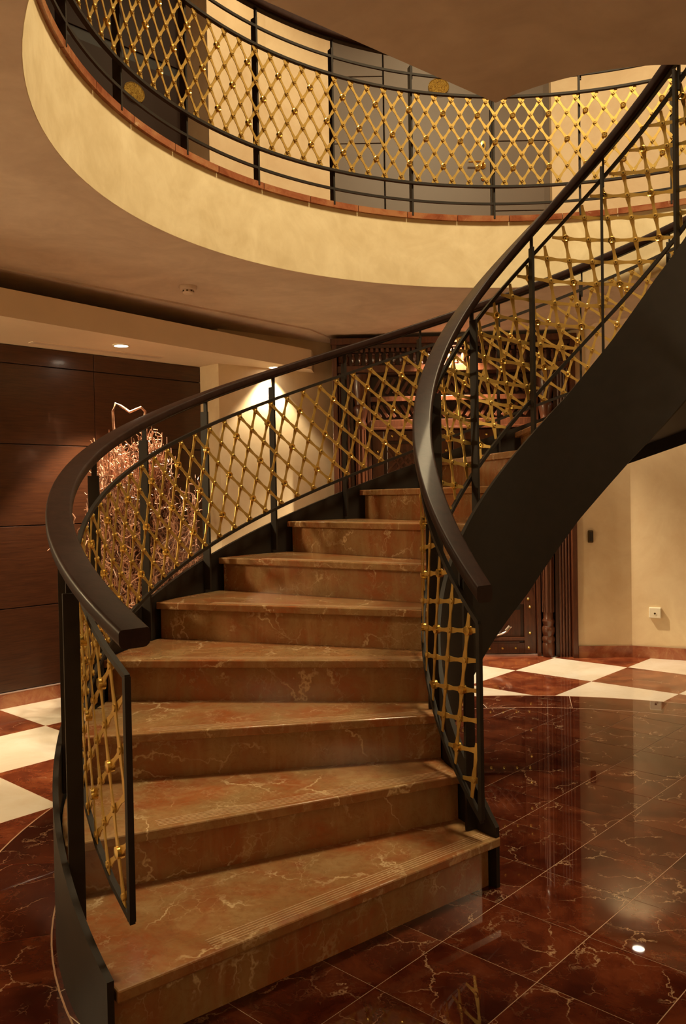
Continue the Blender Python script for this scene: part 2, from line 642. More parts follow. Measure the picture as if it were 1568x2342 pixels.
WD = Vector((0.69725, 0.71683))
W1 = Vector((-1.10, 6.488))
WL = W1 - WD * 4.7
wl = wall('wall_left', [tuple(WL), tuple(W1)], 0, ZC, M['black'], 0.12, 'dark wood panelled wall behind the twigs')
zj = [0.100, 0.636, 1.168, 1.701, 2.222, 2.344]
tj = [0.0, -0.905, -2.25, -3.6, -4.7]
for a in range(len(tj) - 1):
    for c in range(len(zj) - 1):
        p0, p1 = W1 + WD * (tj[a + 1] + 0.002), W1 + WD * (tj[a] - 0.002)
        nv = Vector((WD.y, -WD.x))
        q = [p0 + nv * 0.018, p1 + nv * 0.018, p1 + nv * 0.002, p0 + nv * 0.002]
        MB().prism([tuple(x) for x in q], zj[c] + 0.003, zj[c + 1] - 0.003).build('wood_panel', M['panel'], wl, bevel=0.0015)
nv = Vector((WD.y, -WD.x))
q = [WL + nv * 0.03, W1 + nv * 0.03, W1, WL]
tag(MB().prism([tuple(x) for x in q], 0, 0.092).build('baseboard_left', M['skirt']), 'veined red marble skirting under the dark wood wall', kind='structure')
bl = bpy.data.objects['baseboard_left']
MB().prism([tuple(x) for x in [WL + nv * 0.031, W1 + nv * 0.031, W1, WL]], 0.092, 0.098).build('metal_strip', M['alu'], bl)

wall('wall_back_left', [(-1.10, 6.488), (-0.921, 6.314), (-0.06, 7.02)], 0, ZC, M['cream'], 0.12, 'cream plaster wall lit by a downlight left of the carved portal')
wall('wall_back', [(-0.06, 7.02), (1.80, 6.93)], 0, ZC, M['cream'], 0.12, 'wall behind the carved portal')
RW = [(1.80, 6.93), (1.84, 6.672), (2.293, 6.649), (2.651, 6.474), (3.55, 5.95), (4.5, 4.6), (4.7, 2.0)]
wall('wall_right', RW, 0, ZC, M['cream'], 0.12, 'cream plaster wall turning right of the carved portal')
rb = [(1.868, 6.664), (2.290, 6.643), (2.646, 6.469), (3.545, 5.945), (4.49, 4.6), (4.69, 2.0)]
wall('baseboard_right', [(x, y - 0.014) for x, y in rb], 0, 0.092, M['skirt'], 0.012, 'red marble skirting along the right cream wall')
wall('wall_front', [(4.7, 2.0), (4.7, -2.6), (-4.6, -2.6), (-4.6, 2.9), tuple(WL)], 0, ZC, M['cream'], 0.12, 'cream plaster wall behind the camera')

# ------------------------------------------------------------------ gallery slab: ceiling, round fascia, edging, upper floor


def annulus(R0, R1, z0, z1, mat, name, n=128, a0=0.0, a1=2 * PI, cx=RCX, cy=RCY, label=None, kind='structure', parent=None):
    rs = []
    full = abs(a1 - a0 - 2 * PI) < 1e-6
    m = n if full else n + 1
    for i in range(m):
        a = a0 + (a1 - a0) * i / n
        c, s = math.cos(a), math.sin(a)
        rs.append([(cx + R0 * c, cy + R0 * s, z0), (cx + R1 * c, cy + R1 * s, z0), (cx + R1 * c, cy + R1 * s, z1), (cx + R0 * c, cy + R0 * s, z1)])
    if full:
        rs.append(rs[0])
    b = MB().rings(rs, caps=not full)
    o = b.build(name, mat, parent, smooth=True)
    return tag(o, label, kind=kind)


annulus(RR + 0.002, 9.5, ZC - 0.0006, ZC + 0.08, M['soffit'], 'ceiling', label='rose beige plaster ceiling under the round gallery')
annulus(RR, RR + 0.05, ZC, ZF - 0.035, M['fascia'], 'trim_1', label='polished yellow plaster fascia band around the round opening', n=160)
annulus(RR + 0.05, 9.5, ZF - 0.1, ZF - 0.012, M['band'], 'floor_upper', label='marble floor of the upper gallery')
gf = bpy.data.objects['floor_upper']
# stone edging, slab by slab
for i in range(40):
    a0, a1 = 2 * PI * i / 40 + 0.001, 2 * PI * (i + 1) / 40 - 0.001
    annulus(RR - 0.018, RR + 0.27, ZF - 0.035, ZF, M['skirt'], 'edging_slab', 5, a0, a1, kind=None, parent=gf)

# landing where the flight arrives
A_LAND0, A_LAND1 = th(18) + 2 * PI, TH0 + 0.02      # clockwise
b = MB()
rs = []
for i in range(33):
    a = A_LAND0 + (A_LAND1 - A_LAND0) * i / 32
    c, s = math.cos(a), math.sin(a)
    rs.append([(CX + 0.628 * c, CY + 0.628 * s, ZC - 0.001), (CX + 2.25 * c, CY + 2.25 * s, ZC - 0.001),
               (CX + 2.25 * c, CY + 2.25 * s, ZF - 0.035), (CX + 0.628 * c, CY + 0.628 * s, ZF - 0.035)])
b.rings(rs)
tag(b.build('ceiling_landing', M['soffit']), 'plaster underside of the landing above, with a pointed corner', kind='structure')
b = MB()
rs = []
for i in range(33):
    a = A_LAND0 + (A_LAND1 - A_LAND0) * i / 32
    c, s = math.cos(a), math.sin(a)
    rs.append([(CX + 0.628 * c, CY + 0.628 * s, ZF - 0.035), (CX + 2.25 * c, CY + 2.25 * s, ZF - 0.035),
               (CX + 2.25 * c, CY + 2.25 * s, ZF), (CX + 0.628 * c, CY + 0.628 * s, ZF)])
b.rings(rs)
tag(b.build('floor_landing', M['tread']), 'marble floor of the stair landing', kind='structure')

# dropped soffit on the left
F0, F1 = Vector((-1.854, 4.576)), Vector((-0.232, 6.698))
FD = (F1 - F0).normalized()
FA = F0 - FD * 4.6
poly = [tuple(FA), tuple(F1), (-0.20, 7.15), (-1.4, 7.15), (-5.2, 3.1), (-5.2, 0.9)]
tag(MB().prism(poly, 2.344, 2.50).build('ceiling_soffit', M['beam']), 'pale dropped soffit along the dark wood wall', kind='structure')
tag(MB().prism([(1.95, 6.66), (1.95, 6.42), (2.25, 6.15), (3.4, 5.5), (3.9, 5.6), (2.75, 6.5), (2.3, 6.66)], 2.27, ZC + 0.02).build('ceiling_soffit_right', M['beam']), 'pale dropped soffit along the right cream wall', kind='structure')
# slim step in the ceiling above the soffit
poly = [tuple(FA + Vector((0, 0))), tuple(F0 + Vector((0.0, 0.03))), (-0.227, 6.44), (-0.088, 6.77), (-0.05, 7.15), (-1.4, 7.15), (-5.2, 3.1), (-5.2, 0.9)]
tag(MB().prism(poly, ZC - 0.012, ZC + 0.01).build('ceiling_step', M['soffit']), 'shallow ceiling step above the dropped soffit', kind='structure')

# ------------------------------------------------------------------ upper storey walls
PCU = Vector((-0.96, 6.35))
W1U = PCU + Vector((-0.7071, 0.7071)) * 0.348
WLU = W1U - WD * 4.6
z0, z1 = ZF - 0.05, ZTOP
wall('wall_upper_left', [tuple(WLU), tuple(W1U)], z0, z1, M['brondoor'], 0.12, 'dark wall of the upper storey on the left')
YU = 7.08
wall('wall_upper_back_left', [tuple(W1U), tuple(PCU), (-0.55, 6.72), (-0.04, 7.0), (-0.04, YU + 0.1)], z0, z1, M['cream'], 0.12, 'cream wall of the upper storey left of the grey door')
wall('wall_upper_back_right', [(1.79, YU + 0.1), (1.79, 7.0), (1.87, 6.97), (2.60, 6.72), (3.6, 6.05), (4.6, 4.4), (4.7, 2.0)], z0, z1, M['cream'], 0.12, 'cream wall of the upper storey right of the grey door')
wall('wall_upper_front', [(4.7, 2.0), (4.7, -2.6), (-4.6, -2.6), (-4.6, 2.6), tuple(WLU)], z0, z1, M['cream'], 0.12, 'cream wall of the upper storey behind the camera')
tag(MB().box(-6, 6, -3.2, 8.2, ZTOP, ZTOP + 0.1).build('ceiling_upper', M['beam']), 'pale ceiling of the upper storey', kind='structure')

# ================================================================== spiral staircase
SO = (CX, CY, 0.0)
stair = thing('spiral_staircase', SO, 'curving marble staircase with dark iron stringers rising clockwise to the landing', 'staircase')
RI_T, RO_T = 0.662, 1.996


def lerp(x, xs, ys):
    if x <= xs[0]:
        return ys[0]
    for i in range(len(xs) - 1):
        if x <= xs[i + 1]:
            t = (x - xs[i]) / (xs[i + 1] - xs[i])
            return ys[i] + (ys[i + 1] - ys[i]) * t
    return ys[-1]


NS_T = 0.032      # slab thickness
for k in range(1, 18):
    ri = 0.640 if k == 1 else RI_T
    pts = []
    # nosing edge inward to outward, then arc back along the outer side
    n = 6
    back = 0.036 if k < 17 else -0.012
    a0, a1 = th(k), th(k + 1)
    for i in range(n + 1):
        a = a0 + (a1 - a0) * i / n
        R = RO_T
        a_ = a + (-(back + 0.01) / R if i == n else 0)
        pts.append((CX + R * math.cos(a_), CY + R * math.sin(a_)))
    for i in range(n, -1, -1):
        a = a0 + (a1 - a0) * i / n
        R = ri
        a_ = a + (-(back + 0.01) / R if i == n else 0)
        pts.append((CX + R * math.cos(a_), CY + R * math.sin(a_)))
    pts = pts[::-1]
    z = RISE * k
    tr = MB().prism(pts, z - NS_T, z).build('tread', M['tread'], stair, SO, bevel=0.005)
    # fine anti-slip ribs behind the nosing
    if k <= 9:
        er = Vector((math.cos(a0), math.sin(a0), 0))
        et = Vector((math.sin(a0), -math.cos(a0), 0))      # direction of climb
        for g in range(5):
            off = 0.022 + 0.011 * g
            p0 = Vector((CX, CY, 0)) + er * (ri + 0.03) + et * off
            p1 = Vector((CX, CY, 0)) + er * (RO_T - 0.27) + et * off
            w = et * 0.0018
            q = [p0 - w, p1 - w, p1 + w, p0 + w]
            MB().prism([(p.x, p.y) for p in q], z - 0.002, z + 0.0007).build('groove', M['groove'], tr, SO)
    # riser: straight slab set back below the nosing
    back = 0.036
    er = Vector((math.cos(a0), math.sin(a0), 0))
    et = Vector((math.sin(a0), -math.cos(a0), 0))
    c0 = Vector((CX, CY, 0))
    r0, r1 = 0.664, RO_T - 0.004
    q = [c0 + er * r0 + et * back, c0 + er * r1 + et * back, c0 + er * r1 + et * (back + 0.02), c0 + er * r0 + et * (back + 0.02)]
    zb = RISE * (k - 1)
    MB().prism([(p.x, p.y) for p in q][::-1], zb, z - NS_T).build('riser', M['tread'], stair, SO)


def in_top(k):
    return zn(k) + lerp(k, [1, 2, 10, 11.2, 12.4, 13.5, 18], [0.03, 0.06, 0.064, 0.095, 0.15, 0.17, 0.17])


def in_bot(k):
    return max(0.0, zn(k) + lerp(k, [1, 8.8, 10.3, 11.7, 18], [-0.63, -0.63, -0.555, -0.525, -0.525]))


def ou_top(k):
    return zn(k) + lerp(k, [0.9, 1.0, 2.5, 5, 18], [0.03, 0.03, 0.045, 0.03, 0.03])


def ou_bot(k):
    return max(0.0, zn(k) - 0.435)


def ribbon(R0, R1, top, bot, k0, k1, n):
    rs = []
    for i in range(n + 1):
        k = k0 + (k1 - k0) * i / n
        rs.append([cyl(R0, k, bot(k)), cyl(R1, k, bot(k)), cyl(R1, k, top(k)), cyl(R0, k, top(k))])
    return MB().rings(rs)


ribbon(0.643, 0.660, in_top, in_bot, 1.02, 17.9, 170).build('inner_stringer', M['iron'], stair, SO, smooth=True)
ribbon(2.004, 2.021, ou_top, ou_bot, 1.0, 17.9, 170).build('outer_stringer', M['iron'], stair, SO, smooth=True)
rs = []
for i in range(101):
    k = 1.9 + 15.9 * i / 100
    za = max(0.005, zn(k) - 0.36)
    rs.append([cyl(0.661, k, za), cyl(1.995, k, za), cyl(1.995, k, za + 0.012), cyl(0.661, k, za + 0.012)])
MB().rings(rs).build('underside_plate', M['iron'], stair, SO, smooth=True)


# ================================================================== railings
def helix_bar(R, k0, k1, zf, sec, n=None):
    """sweep a section [(dr, dz)...] along the helix z = zf(k)"""
    n = n or max(2, int(abs(k1 - k0) * 5))
    rs = []
    for i in range(n + 1):
        k = k0 + (k1 - k0) * i / n
        rs.append([cyl(R + dr, k, zf(k) + dz) for dr, dz in sec])
    return MB().rings(rs)


def rect(w, h, oz=0.0):
    return [(-w / 2, -h / 2 + oz), (w / 2, -h / 2 + oz), (w / 2, h / 2 + oz), (-w / 2, h / 2 + oz)]


def rail_sec(w, h):
    s = []
    r = 0.017
    for cx, cz, a0 in ((w / 2 - r, -h / 2 + r, -90), (w / 2 - r, h / 2 - 0.009, 0), (-w / 2 + r, h / 2 - 0.009, 90), (-w / 2 + r, -h / 2 + r, 180)):
        for j in range(5):
            a = R_(a0 + 90 * j / 4)
            rr = r if cz < 0 else 0.009
            x = cx + (0.008 if cz > 0 and cx > 0 else (-0.008 if cz > 0 else 0))
            s.append((x + rr * math.cos(a), cz + rr * math.sin(a)))
    return s


def zlin(z0, slope, k0=1.0):
    return lambda k: z0 + slope * (k - k0)


def rivet_mesh(R, large):
    Mx = Matrix.Translation((R, 0, 0)) @ Matrix.Rotation(-PI / 2, 4, 'Y')
    b = MB()
    if large:
        b.lathe([(0.006, -0.010), (0.0155, -0.009), (0.0165, 0.004), (0.0165, 0.009), (0.0130, 0.0105), (0.0075, 0.0065), (0.0055, 0.0065)], 14, Mx)
        m = b.mesh('cup_washer', M['cup'], smooth=True)
    else:
        b.lathe([(0.003, -0.0080), (0.0085, -0.0072), (0.0104, -0.004), (0.0104, 0.006), (0.0082, 0.0085), (0.003, 0.0085)], 10, Mx)
        m = b.mesh('rivet', M['brass'], smooth=True)
    o = len(m.vertices)
    # dark screw slot in the middle, as second material
    bm_v = [(v.co.x, v.co.y, v.co.z) for v in m.vertices]
    bm_f = [tuple(p.vertices) for p in m.polygons]
    s = MB()
    h = 0.0068 if large else 0.0088
    s.lathe([(0.0042 if large else 0.0036, h - 0.002), (0.0042 if large else 0.0036, h + 0.0012)], 8, Mx)
    m2 = bpy.data.meshes.new(m.name)
    m2.from_pydata(bm_v + s.v, [], bm_f + [tuple(i + o for i in f) for f in s.f])
    m2.materials.append(m.materials[0])
    m2.materials.append(M['screw'])
    idx = [0] * len(bm_f) + [1] * len(s.f)
    m2.polygons.foreach_set('material_index', idx)
    m2.polygons.foreach_set('use_smooth', [i == 0 for i in idx])
    m2.update()
    try:
        m2.set_sharp_from_angle(angle=R_(35))
    except Exception:
        pass
    return m2


def strip_mesh(R, dR, alpha, ab, b, sig, v0, v1, name='lattice_strip'):
    """one brass strip: flat bar waisted between the crossing points, bent to the cylinder (origin = strip centre on the axis)"""
    n = max(2, int(round((v1 - v0) / b * 4)))
    ca, sa = math.cos(alpha), math.sin(alpha)
    L = math.hypot(ab, 1.0)
    tu, tv = sig * ab / L, 1.0 / L            # direction in (u, v)
    nu, nvv = -tv, tu                          # in-plane normal
    rs = []
    for i in range(n + 1):
        v = v0 + (v1 - v0) * i / n
        w = 0.0058 + 0.0054 * math.cos(PI * v / b) ** 2
        ring = []
        for sg, rr in ((-1, -0.0016), (1, -0.0016), (1, 0.0016), (-1, 0.0016)):
            u_ = sig * ab * v + nu * w * sg
            v_ = v + nvv * w * sg
            s = u_ * ca - v_ * sa
            z = u_ * sa + v_ * ca
            a = -s / R
            ring.append(((R + dR + rr) * math.cos(a), (R + dR + rr) * math.sin(a), z))
        rs.append(ring)
    return MB().rings(rs).mesh(name, M['brass'])


def lattice(root, cxy, rorg, R, kpost, zc, slope_k, a, b, rows, korg, row_org, large_rule, vmax, panel_parts, kmin, kmax, face=-1):
    """brass scissor lattice along a helix (or a level ring when slope_k == 0).
    zc(k): centre line; korg: post angle of the reference node, which sits on row row_org (v = row_org*b)"""
    S = abs(DTH) * R                            # arc length per tread
    alpha = math.atan2(slope_k, S)
    ca, sa = math.cos(alpha), math.sin(alpha)
    s_org = (korg - 1) * S
    u_org = (s_org + row_org * b * sa) / ca
    smin, smax = (kmin - 1) * S, (kmax - 1) * S

    def panel_of(k):
        for (k0, k1, p) in panel_parts:
            if k0 <= k < k1:
                return p
        return panel_parts[-1][2] if k >= panel_parts[-1][1] else panel_parts[0][2]

    def place(mesh, name, uc):
        k = 1 + uc * ca / S
        p = panel_of(k)
        o = inst(name, mesh, p, (cxy[0] - rorg[0], cxy[1] - rorg[1], zc(k) - rorg[2]), th(k))
        return o
    full = {}
    for sig in (1, -1):
        full[sig] = strip_mesh(R, 0.0024 * sig, alpha, a / b, b, sig, -vmax, vmax)
    cm = {True: rivet_mesh(R, True), False: rivet_mesh(R, False)}
    umin, umax = smin / ca - 1.0, smax / ca + 1.0
    i0, i1 = int((umin - u_org) / a) - 2, int((umax - u_org) / a) + 2
    for c in range(i0, i1 + 1):
        # strips: centre (v = 0) lies on column parity of row_org
        if (c + row_org) % 2 != 0:
            continue
        uc = u_org + c * a
        for sig in (1, -1):
            # s(v) = (uc + sig*a/b*v)*ca - v*sa
            g = sig * a / b * ca - sa
            v0, v1 = -vmax, vmax
            sc_ = uc * ca
            for lim, less in ((smin + 0.006, False), (smax - 0.006, True)):
                if abs(g) < 1e-9:
                    continue
                vx = (lim - sc_) / g
                if (g > 0) != less:
                    v0 = max(v0, vx)
                else:
                    v1 = min(v1, vx)
            if v1 - v0 < 0.03:
                continue
            if v0 > -vmax + 1e-6 or v1 < vmax - 1e-6:
                me = strip_mesh(R, 0.0024 * sig, alpha, a / b, b, sig, v0, v1)
            else:
                me = full[sig]
            place(me, 'lattice_strip', uc)
    for c in range(i0, i1 + 1):
        for r in range(rows):
            row = (rows - 1) // 2 - r           # +top .. -bottom
            d = row_org - row                   # steps below the reference row
            if (c + d) % 2 != 0:
                continue
            m_, n_ = (c + d) // 2, (d - c) // 2
            u, v = u_org + c * a, row * b
            s = u * ca - v * sa
            if s < smin + 0.012 or s > smax - 0.012:
                continue
            lg = large_rule(m_, n_)
            k = 1 + s / S
            z = zc(1 + u * ca / S) + v * ca
            inst('cup_washer' if lg else 'rivet', cm[lg], panel_of(k), (cxy[0] - rorg[0], cxy[1] - rorg[1], z - rorg[2]), th(k))


def panel(root):
    o = bpy.data.objects.new('lattice_panel', None)
    o.empty_display_size = 0.05
    COL.objects.link(o)
    o.parent = root
    return o


def post(k, R0, R1, zb, zt, mat=None, t=0.012, cx=CX, cy=CY):
    a = th(k)
    er = Vector((math.cos(a), math.sin(a), 0))
    et = Vector((math.sin(a), -math.cos(a), 0))
    c = Vector((cx, cy, 0))
    q = [c + er * R0 - et * t / 2, c + er * R1 - et * t / 2, c + er * R1 + et * t / 2, c + er * R0 + et * t / 2]
    return MB().prism([(p.x, p.y) for p in q][::-1], zb, zt)


# ---- outer stair railing
org = (CX, CY, 0.0)
orl = thing('stair_railing', org, 'long outer stair railing with dark handrail and brass lattice sweeping round the left', 'railing')
hz = lambda k: zn(k) + lerp(k, [0.5, 1.0, 5.0, 18], [0.880, 0.880, 0.850, 0.850])
helix_bar(1.983, 0.79, 15.9, hz, rail_sec(0.078, 0.044), 130).build('handrail', M['rail'], orl, org, smooth=True)
helix_bar(1.983, 1.0, 15.9, lambda k: hz(k) - 0.025, rect(0.030, 0.006), 110).build('handrail_core', M['iron'], orl, org)
KP = [1.76 if i == 0 else 1.8 + i for i in range(15)]
for k in KP:
    post(k, 1.960, 2.003, zn(k) - 0.12 if k > 2 else 0.172, zn(k) + 0.775).build('post', M['iron'], orl, org, bevel=0.001)
    post(k + 0.022, 1.972, 1.992, zn(k) + 0.68, zn(k) + 0.845, t=0.009).build('rail_pin', M['iron'], orl, org)
zc_o = lambda k: zn(k) + 0.413
RP = 1.936
parts = []
edges = [1.085] + KP[1:14]
for k0, k1 in zip(edges[:-1], edges[1:]):
    pe = panel(orl)
    for nm, dz in (('top_bar', 0.297), ('bottom_bar', -0.297)):
        helix_bar(RP, k0, k1, lambda k: zc_o(k) + dz, rect(0.014, 0.016), 6).build(nm, M['iron'], pe, org)
    if k0 == edges[0]:
        post(k0 + 0.012, RP - 0.008, RP + 0.008, zc_o(k0) - 0.299, zc_o(k0) + 0.30, t=0.016).build('end_bar', M['iron'], pe, org)
    parts.append((k0, k1, pe))
lattice(orl, (CX, CY), org, RP, KP, zc_o, RISE, 0.0608, 0.0856, 7, 6.007, 3, lambda m, n: m % 2 == 1 and n % 2 == 0, 0.281, parts, edges[0] + 0.03, edges[-1])

# ---- inner stair railing
irl = thing('stair_railing', org, 'tight inner stair railing with dark handrail and brass lattice around the open well', 'railing')
SI = 0.188
zc_i = lambda k: 2.387 + SI * (k - 10.785)
helix_bar(0.702, 1.0, 15.6, lambda k: zc_i(k) + 0.447, rail_sec(0.074, 0.056), 170).build('handrail', M['rail'], irl, org, smooth=True)
helix_bar(0.702, 1.15, 15.6, lambda k: zc_i(k) + 0.415, rect(0.028, 0.008), 150).build('handrail_core', M['iron'], irl, org)
KI = [1.62 + 1.88 * i for i in range(8)]
for k in KI:
    post(k, 0.660, 0.700, RISE * math.floor(k) + 0.002, zc_i(k) + 0.372).build('post', M['iron'], irl, org, bevel=0.001)
    post(k + 0.05, 0.690, 0.708, zc_i(k) + 0.29, zc_i(k) + 0.425, t=0.009).build('rail_pin', M['iron'], irl, org)
RQ = 0.710
parts = []
edges = [1.10] + KI[1:8]
vr = 0.327
for k0, k1 in zip(edges[:-1], edges[1:]):
    pe = panel(irl)
    for nm, dz in (('top_bar', vr), ('bottom_bar', -vr)):
        helix_bar(RQ, k0, k1, lambda k: zc_i(k) + dz, rect(0.016, 0.022), 12).build(nm, M['iron'], pe, org)
    if k0 == edges[0]:
        post(k0 + 0.02, RQ - 0.008, RQ + 0.008, zc_i(k0) - vr, zc_i(k0) + vr, t=0.016).build('end_bar', M['iron'], pe, org)
    parts.append((k0, k1, pe))
lattice(irl, (CX, CY), org, RQ, KI, zc_i, SI, 0.0628, 0.083, 5, 10.11, 2, lambda m, n: m % 2 == 0 and n % 2 == 0, 0.215, parts, edges[0] + 0.05, edges[-1])

# ---- gallery railing (level ring)
rorg = (RCX, RCY, ZF)
_c = (CX, CY)
grl = thing('gallery_railing', rorg, 'curved gallery railing with brass lattice above the yellow fascia', 'railing')


def ring_bar(R, k0, k1, z, sec, n):
    rs = []
    for i in range(n + 1):
        a = th(k0 + (k1 - k0) * i / n)
        rs.append([(RCX + (R + dr) * math.cos(a), RCY + (R + dr) * math.sin(a), z + dz) for dr, dz in sec])
    return MB().rings(rs)


RG = 2.075
KG0, KG1 = 2.65, 13.75
ring_bar(2.10, KG0, KG1, 4.045, rail_sec(0.074, 0.056), 90).build('handrail', M['rail'], grl, rorg, smooth=True)
ring_bar(2.10, KG0, KG1, 4.012, rect(0.03, 0.008), 90).build('handrail_core', M['iron'], grl, rorg)
KG = [2.705 + i for i in range(12)]
for k in KG:
    post(k, 2.083, 2.125, ZF - 0.02, 3.955, cx=RCX, cy=RCY).build('post', M['iron'], grl, rorg, bevel=0.001)
    post(k + 0.02, 2.095, 2.113, 3.88, 4.02, t=0.009, cx=RCX, cy=RCY).build('rail_pin', M['iron'], grl, rorg)
ring_bar(2.09, KG0, KG1, 3.135, rect(0.012, 0.014), 80).build('foot_bar', M['iron'], grl, rorg)
ring_bar(2.09, KG0, KG1, 3.905, rect(0.012, 0.014), 80).build('upper_bar', M['iron'], grl, rorg)
parts = []
for k0, k1 in zip(KG[:-1], KG[1:]):
    pe = panel(grl)
    for nm, z in (('top_bar', 3.792), ('bottom_bar', 3.236)):
        ring_bar(RG, k0, k1, z, rect(0.022, 0.014), 6).build(nm, M['iron'], pe, rorg)
    parts.append((k0, k1, pe))
lattice(grl, (RCX, RCY), rorg, RG, KG, lambda k: 3.514, 0.0, 0.0553, 0.0812, 7, 7.925, 3, lambda m, n: m % 2 == 0 and n % 2 == 1, 0.268, parts, KG[0], KG[-1])

# ================================================================== carved wooden portal (door_1)
PX, PY, PA = 0.905, 6.90, R_(-2.0)
door1 = thing('door_1', (PX, PY, 0), 'old carved wooden portal with latticed transom and studded door', kind='structure', rz=PA)


def dpart(b, name, mat, parent=door1, bevel=0.0, smooth=False):
    return b.build(name, mat, parent, bevel=bevel, smooth=smooth)


def dbox(name, x0, x1, y0, y1, z0, z1, mat=M['carved'], parent=door1, bevel=0.003):
    return dpart(MB().box(x0, x1, y0, y1, z0, z1), name, mat, parent, bevel)


# depths: y = -0.22 front of the outer frame, -0.09 face of the leaves
HW = 0.965
dbox('back_board', -HW, HW, -0.02, 0.0, 0.0, 2.56, M['carved2'])
for s in (-1, 1):
    dbox('jamb', min(s * HW, s * 0.925), max(s * HW, s * 0.925), -0.235, -0.02, 0.0, 2.57)
    # reeded strip
    for i in range(4):
        x = s * (0.912 - 0.024 * i)
        dpart(MB().tube([(x, -0.175, 0.0), (x, -0.175, 2.45)], 0.0115, 8), 'reed', M['carved'], smooth=True)
    dbox('jamb_board', min(s * 0.925, s * 0.800), max(s * 0.925, s * 0.800), -0.17, -0.02, 0.0, 2.45, M['carved2'])
    # half column with turned base and capital
    prof = [(0.045, 0.0), (0.05, 0.01), (0.05, 0.10), (0.044, 0.115), (0.052, 0.135), (0.052, 0.15), (0.040, 0.17), (0.048, 0.19), (0.052, 0.215),
            (0.05, 0.235), (0.040, 0.25), (0.046, 0.275), (0.050, 0.29), (0.040, 0.31), (0.040, 0.36), (0.043, 1.2), (0.040, 1.86), (0.05, 1.88),
            (0.052, 1.90), (0.040, 1.93), (0.048, 1.96), (0.06, 2.02), (0.058, 2.04), (0.045, 2.06), (0.05, 2.10), (0.068, 2.2), (0.068, 2.3), (0.03, 2.3)]
    col = dpart(MB().lathe(prof, 16, Matrix.Translation((s * 0.745, -0.15, 0))), 'column', M['carved'], smooth=True)
    for i in range(10):
        a = 2 * PI * i / 10
        MB().tube([(s * 0.745 + 0.043 * math.cos(a), -0.15 + 0.043 * math.sin(a), 0.36), (s * 0.745 + 0.046 * math.cos(a), -0.15 + 0.046 * math.sin(a), 1.2),
                   (s * 0.745 + 0.043 * math.cos(a), -0.15 + 0.043 * math.sin(a), 1.86)], 0.006, 5).build('flute', M['carved'], col)
    dbox('inner_jamb', min(s * 0.690, s * 0.66), max(s * 0.690, s * 0.66), -0.14, -0.02, 0.0, 2.3, M['carved'])
# entablature
dbox('cornice', -HW - 0.01, HW + 0.01, -0.25, -0.02, 2.535, 2.585)
dbox('cornice_fillet', -HW, HW, -0.225, -0.02, 2.505, 2.535, M['carved2'])
for i in range(46):
    x = -HW + 0.03 + i * (2 * HW - 0.06) / 45
    dbox('dentil', x - 0.012, x + 0.012, -0.215, -0.17, 2.475, 2.505, M['carved'], bevel=0)
dbox('frieze_board', -HW + 0.04, HW - 0.04, -0.165, -0.02, 2.30, 2.505, M['carved2'])
for i in range(34):
    x = -HW + 0.06 + i * (2 * HW - 0.12) / 33
    dpart(MB().lathe([(0.008, 2.375), (0.014, 2.385), (0.009, 2.395), (0.017, 2.42), (0.012, 2.445), (0.008, 2.455), (0.014, 2.465), (0.008, 2.472)], 8,
                     Matrix.Translation((x, -0.19, 0))), 'spindle', M['carved'], smooth=True)
dbox('lintel_beam', -HW + 0.04, HW - 0.04, -0.205, -0.02, 2.315, 2.37)


def herring(x0, x1, z0, z1, n, y, flip):
    """row of slanting slats mirrored about the middle"""
    w = (x1 - x0) / n
    for i in range(n):
        xm = x0 + (i + 0.5) * w
        sg = 1 if (xm < 0) == flip else -1
        lean = 0.55 * sg
        Mx = Matrix.Translation((xm, y, (z0 + z1) / 2)) @ Matrix.Rotation(lean, 4, 'Y')
        hh = (z1 - z0) / 2 * 0.92
        dpart(MB().box(-0.014, 0.014, -0.016, 0.016, -hh, hh, Mx), 'slat', M['carved'], bevel=0.004)


dbox('transom_back', -0.66, 0.66, -0.06, -0.02, 1.90, 2.30, M['carved2'])
herring(-0.64, 0.64, 2.135, 2.29, 22, -0.10, True)
dbox('transom_bar', -0.66, 0.66, -0.15, -0.02, 2.085, 2.125)
herring(-0.64, 0.64, 1.945, 2.075, 22, -0.10, False)
dbox('transom_sill', -0.66, 0.66, -0.17, -0.02, 1.875, 1.935)
dbox('transom_sill_lip', -0.66, 0.66, -0.185, -0.02, 1.855, 1.875)
